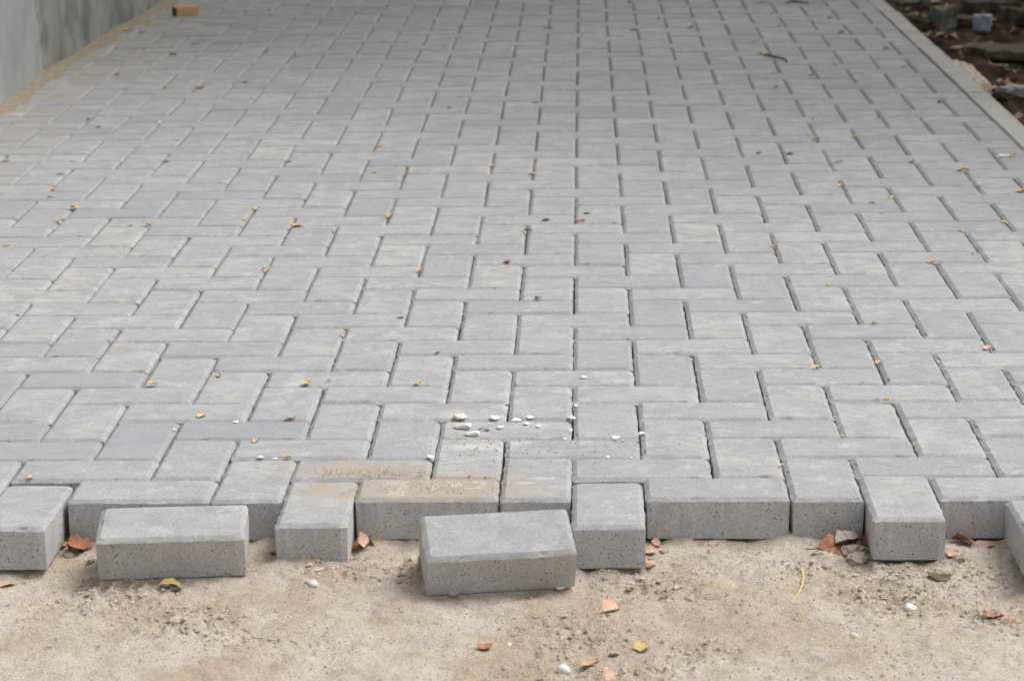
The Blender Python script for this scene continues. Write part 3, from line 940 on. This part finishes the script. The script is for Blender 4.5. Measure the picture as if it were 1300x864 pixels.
# straw and twigs
def strand(name, pts, r, mat, label, cat):
    V, Fc = [], []
    for k, p in enumerate(pts):
        rr = r * (1 - 0.5 * k / len(pts))
        for q in range(5):
            a = q * 2 * math.pi / 5
            V.append((p.x + rr * math.cos(a), p.y + 0.3 * rr * math.sin(a), p.z + rr * math.sin(a) + rr))
    for k in range(len(pts) - 1):
        for q in range(5):
            Fc.append((k * 5 + q, k * 5 + (q + 1) % 5, k * 5 + 5 + (q + 1) % 5, k * 5 + 5 + q))
    return tag(link(name, mesh_from(name, V, Fc, None, True), M[mat]), label, cat)
sp = [(1018, 719), (1020, 733), (1018, 745), (1012, 756), (1004, 765)]
strand('straw', [on_dirt(*q) for q in sp], 0.0019, 'straw', 'bent yellow straw lying on bare dirt', 'straw')
strand('stick', [on_dirt(*q) for q in ((388, 727), (399, 725), (410, 723))], 0.0022, 'cream', 'short pale stick on dirt by a jutting paver', 'stick')
strand('twig', [at(*q, 0.003) for q in ((972, 71), (984, 74), (996, 76), (999, 79))], 0.004, 'brown', 'thin dark twig lying on the pavers by an ochre leaf', 'twig')
strand('stick', [at(*q, 0.002) for q in ((1267, 200), (1280, 199))], 0.004, 'white', 'short white stick lying on pavers near the kerb', 'stick')
strand('twig', [at(*q, 0.002) for q in ((1003, 3), (1016, 4), (1026, 5))], 0.004, 'brown', 'thin curved dark twig on the shaded pavers', 'twig')

# wooden block by the wall
p = at(236, 20, 0.0)
bm = bmesh.new()
bmesh.ops.create_cube(bm, size=1.0)
for v in bm.verts:
    v.co = Vector((v.co.x * 0.088, v.co.y * 0.05, v.co.z * 0.034 + 0.017))
bmesh.ops.bevel(bm, geom=bm.edges[:], offset=0.002, segments=1, affect='EDGES')
me = bpy.data.meshes.new('wood_block')
bm.to_mesh(me)
bm.free()
me.materials.append(M['wood'])
me.materials.append(M['wood_end'])
for f_ in me.polygons:
    f_.material_index = 1 if abs(f_.normal.x) > 0.9 else 0
tag(link('wood_block', me, None, None, p, (0, 0, 0.5)), 'small sawn offcut of light wood lying by the wall foot', 'wood block')

# crumbs of dirt: far too many to count
cv, cf = [], []
oct_f = ((0, 2, 4), (2, 1, 4), (1, 3, 4), (3, 0, 4), (2, 0, 5), (1, 2, 5), (3, 1, 5), (0, 3, 5))
rg = random.Random(5)
made = tries = 0
while made < 20000 and tries < 120000:
    tries += 1
    x, y = rg.uniform(-0.78, 0.78), rg.uniform(-0.66, 0.0)
    m = clod_mask(x, y)
    near_face = max(0.0, 1 - abs(y + 0.11) / 0.06) * 0.4
    if rg.random() > 0.26 + 0.74 * m + near_face:
        continue
    s = 0.0008 + 0.0046 * rg.random() ** 5 * (0.45 + m)
    z = ground_z(x, y)
    b = len(cv)
    jj = lambda: s * rg.uniform(0.55, 1.25)
    th = rg.uniform(0, 6.28)
    c_, s_ = math.cos(th), math.sin(th)
    for (px, py, pz) in ((jj(), 0, 0), (-jj(), 0, 0), (0, jj(), 0), (0, -jj(), 0), (0, 0, jj()), (0, 0, -jj())):
        cv.append((x + px * c_ - py * s_, y + px * s_ + py * c_, z + pz * 0.7 + s * 0.1))
    cf += [tuple(b + q for q in f) for f in oct_f]
    made += 1
co = link('dirt_crumbs', mesh_from('dirt_crumbs', cv, cf), M['crumb'])
tag(co, 'fine crumbs of dirt and gravel scattered over the bare ground', 'crumbs')
co['kind'] = 'stuff'

# sand grains swept on the dusty pavers
cv, cf = [], []
for k in range(1500):
    cx, cy, ax, ay = rg.choice(((-0.205, 0.045, 0.09, 0.04), (-0.285, 0.125, 0.08, 0.03), (-0.02, 0.25, 0.15, 0.08)))
    x, y = cx + rg.gauss(0, ax * 0.6), cy + rg.gauss(0, ay * 0.55)
    s = 0.0006 + 0.0016 * rg.random() ** 4
    if y < 0.02:
        continue
    b = len(cv)
    for (px, py, pz) in ((s, 0, 0), (-s, 0, 0), (0, s, 0), (0, -s, 0), (0, 0, s), (0, 0, -s)):
        cv.append((x + px * rg.uniform(.6, 1.2), y + py * rg.uniform(.6, 1.2), 0.0005 + pz * 0.7 + s * 0.3))
    cf += [tuple(b + q for q in f) for f in oct_f]
co = link('sand_grains', mesh_from('sand_grains', cv, cf), M['crumb'])
tag(co, 'sand grains scattered over the dusty front pavers', 'sand')
co['kind'] = 'stuff'

# leaves and grass in the dark soil beyond the kerb
for k in range(260):
    x, y = random.uniform(1150, 1300), random.uniform(0, 150)
    p = on_soil(x, y)
    if p.x < 1.24 or (y > 45 and random.random() < 0.0):
        continue
    leaf(p + Vector((0, 0, 0.004)), random.uniform(0.03, 0.06), random.choice(('rust', 'ochre', 'pale', 'brown', 'brown', 'grey_leaf')), 'dry leaf lying on the dark soil beyond the kerb', 'leaves on the soil beyond the kerb', None, random.uniform(-.4, .4))
def tuft(px, py, h, nbl, label):
    p = on_soil(px, py)
    V, Fc = [], []
    for k in range(nbl):
        a, ln, lean = random.uniform(0, 6.28), h * random.uniform(.6, 1.1), random.uniform(.2, .9)
        bx, by = random.gauss(0, .02), random.gauss(0, .02)
        b = len(V)
        for q in range(5):
            s = q / 4
            w = 0.003 * (1 - s) + 0.0004
            rx = bx + math.cos(a) * lean * ln * s * s
            ry = by + math.sin(a) * lean * ln * s * s
            V.append((rx - math.sin(a) * w, ry + math.cos(a) * w, ln * s * (1 - .3 * lean * s)))
            V.append((rx + math.sin(a) * w, ry - math.cos(a) * w, ln * s * (1 - .3 * lean * s)))
        for q in range(4):
            Fc.append((b + 2 * q, b + 2 * q + 1, b + 2 * q + 3, b + 2 * q + 2))
    tag(link('grass_tuft', mesh_from('grass_tuft', V, Fc), M['grass'], None, p), label, 'grass')
tuft(1284, 18, 0.10, 60, 'green grass tuft growing among the rubble chunks')
tuft(1196, 38, 0.05, 26, 'small green tuft growing in front of the mossy concrete block')

# ------------------------------------------------------------------ unseen trees (fallen leaves suggest them) and a shrub, added to shade the far end
def tree(name, base, crown_c, crown_r, n_leaf, lsize, label, cat, seed, trunk_r=0.16):
    r = random.Random(seed)
    root = empty(name, base)
    tag(root, label, cat)
    B = Vector(base)
    V, Fc = [], []
    def limb(p0, p1, r0, r1, bend):
        b, n = len(V), 7
        ax = (p1 - p0).normalized()
        s1 = ax.orthogonal().normalized()
        s2 = ax.cross(s1)
        for k in range(n + 1):
            s = k / n
            c = p0.lerp(p1, s) + bend * math.sin(math.pi * s)
            rr = r0 + (r1 - r0) * s
            for q in range(8):
                a = q * math.pi / 4
                V.append(tuple(c + (s1 * math.cos(a) + s2 * math.sin(a)) * rr * (1 + 0.12 * noise.noise((a, s * 5, seed)))))
        for k in range(n):
            for q in range(8):
                Fc.append((b + 8 * k + q, b + 8 * k + (q + 1) % 8, b + 8 * k + 8 + (q + 1) % 8, b + 8 * k + 8 + q))
    C = Vector(crown_c) - B
    fork = Vector((C.x * 0.35, C.y * 0.35, max(0.15, (C.z - crown_r[2]) * 1.02)))
    limb(Vector((0, 0, -0.2)), fork, trunk_r, trunk_r * 0.72, Vector((0.05, 0.03, 0)))
    tips = []
    for k in range(9):
        a = k * 2.4
        e = r.uniform(0.1, 0.9)
        t = C + Vector((math.cos(a) * crown_r[0] * 0.75 * math.cos(e), math.sin(a) * crown_r[1] * 0.75 * math.cos(e), crown_r[2] * 0.7 * math.sin(e)))
        limb(fork - Vector((0, 0, 0.03)), t, trunk_r * 0.5, trunk_r * 0.08, Vector((r.uniform(-.1, .1), r.uniform(-.1, .1), 0.12)))
        tips.append(t)
    link('trunk', mesh_from('trunk', V, Fc, None, True), M['bark'], root)
    clumps = []
    while len(clumps) < 46:
        q = Vector((r.uniform(-1, 1), r.uniform(-1, 1), r.uniform(-1, 1)))
        if 0.35 < q.length < 1:
            clumps.append((C + Vector((q.x * crown_r[0], q.y * crown_r[1], q.z * crown_r[2])), r.uniform(0.22, 0.42)))
    V, Fc = [], []
    for k in range(n_leaf):
        cc, cr = r.choice(clumps)
        q = Vector((r.gauss(0, .5), r.gauss(0, .5), r.gauss(0, .42))) * cr * max(crown_r) * 0.75
        p = cc + q
        d = Vector((r.gauss(0, 1), r.gauss(0, 1), r.gauss(0, .5))).normalized()
        w = d.orthogonal().normalized() * lsize * 0.32
        L = d * lsize * r.uniform(.7, 1.2)
        b = len(V)
        V += [tuple(p), tuple(p + L * .45 + w), tuple(p + L), tuple(p + L * .45 - w)]
        Fc.append((b, b + 1, b + 2, b + 3))
    link('crown', mesh_from('crown', V, Fc), M['foliage'], root)
    return root
tree('shade_tree', (-3.1, 7.2, -0.2), (-2.0, 6.2, 3.6), (3.2, 3.3, 1.0), 11000, 0.13, 'unseen broad leafy tree added behind the concrete wall to shade the pavement', 'tree', 3, 0.2)
tree('shade_tree', (3.2, 8.6, -0.2), (2.6, 6.3, 3.6), (3.2, 3.6, 1.0), 13000, 0.13, 'unseen broad leafy tree added beyond the kerb to shade the rubble', 'tree', 5, 0.2)
tree('shade_shrub', (3.1, 5.6, -0.15), (3.1, 5.4, 1.0), (0.55, 3.4, 1.0), 16000, 0.07, 'unseen low leafy shrub added beyond the rubble to shade the soil', 'shrub', 8, 0.05)
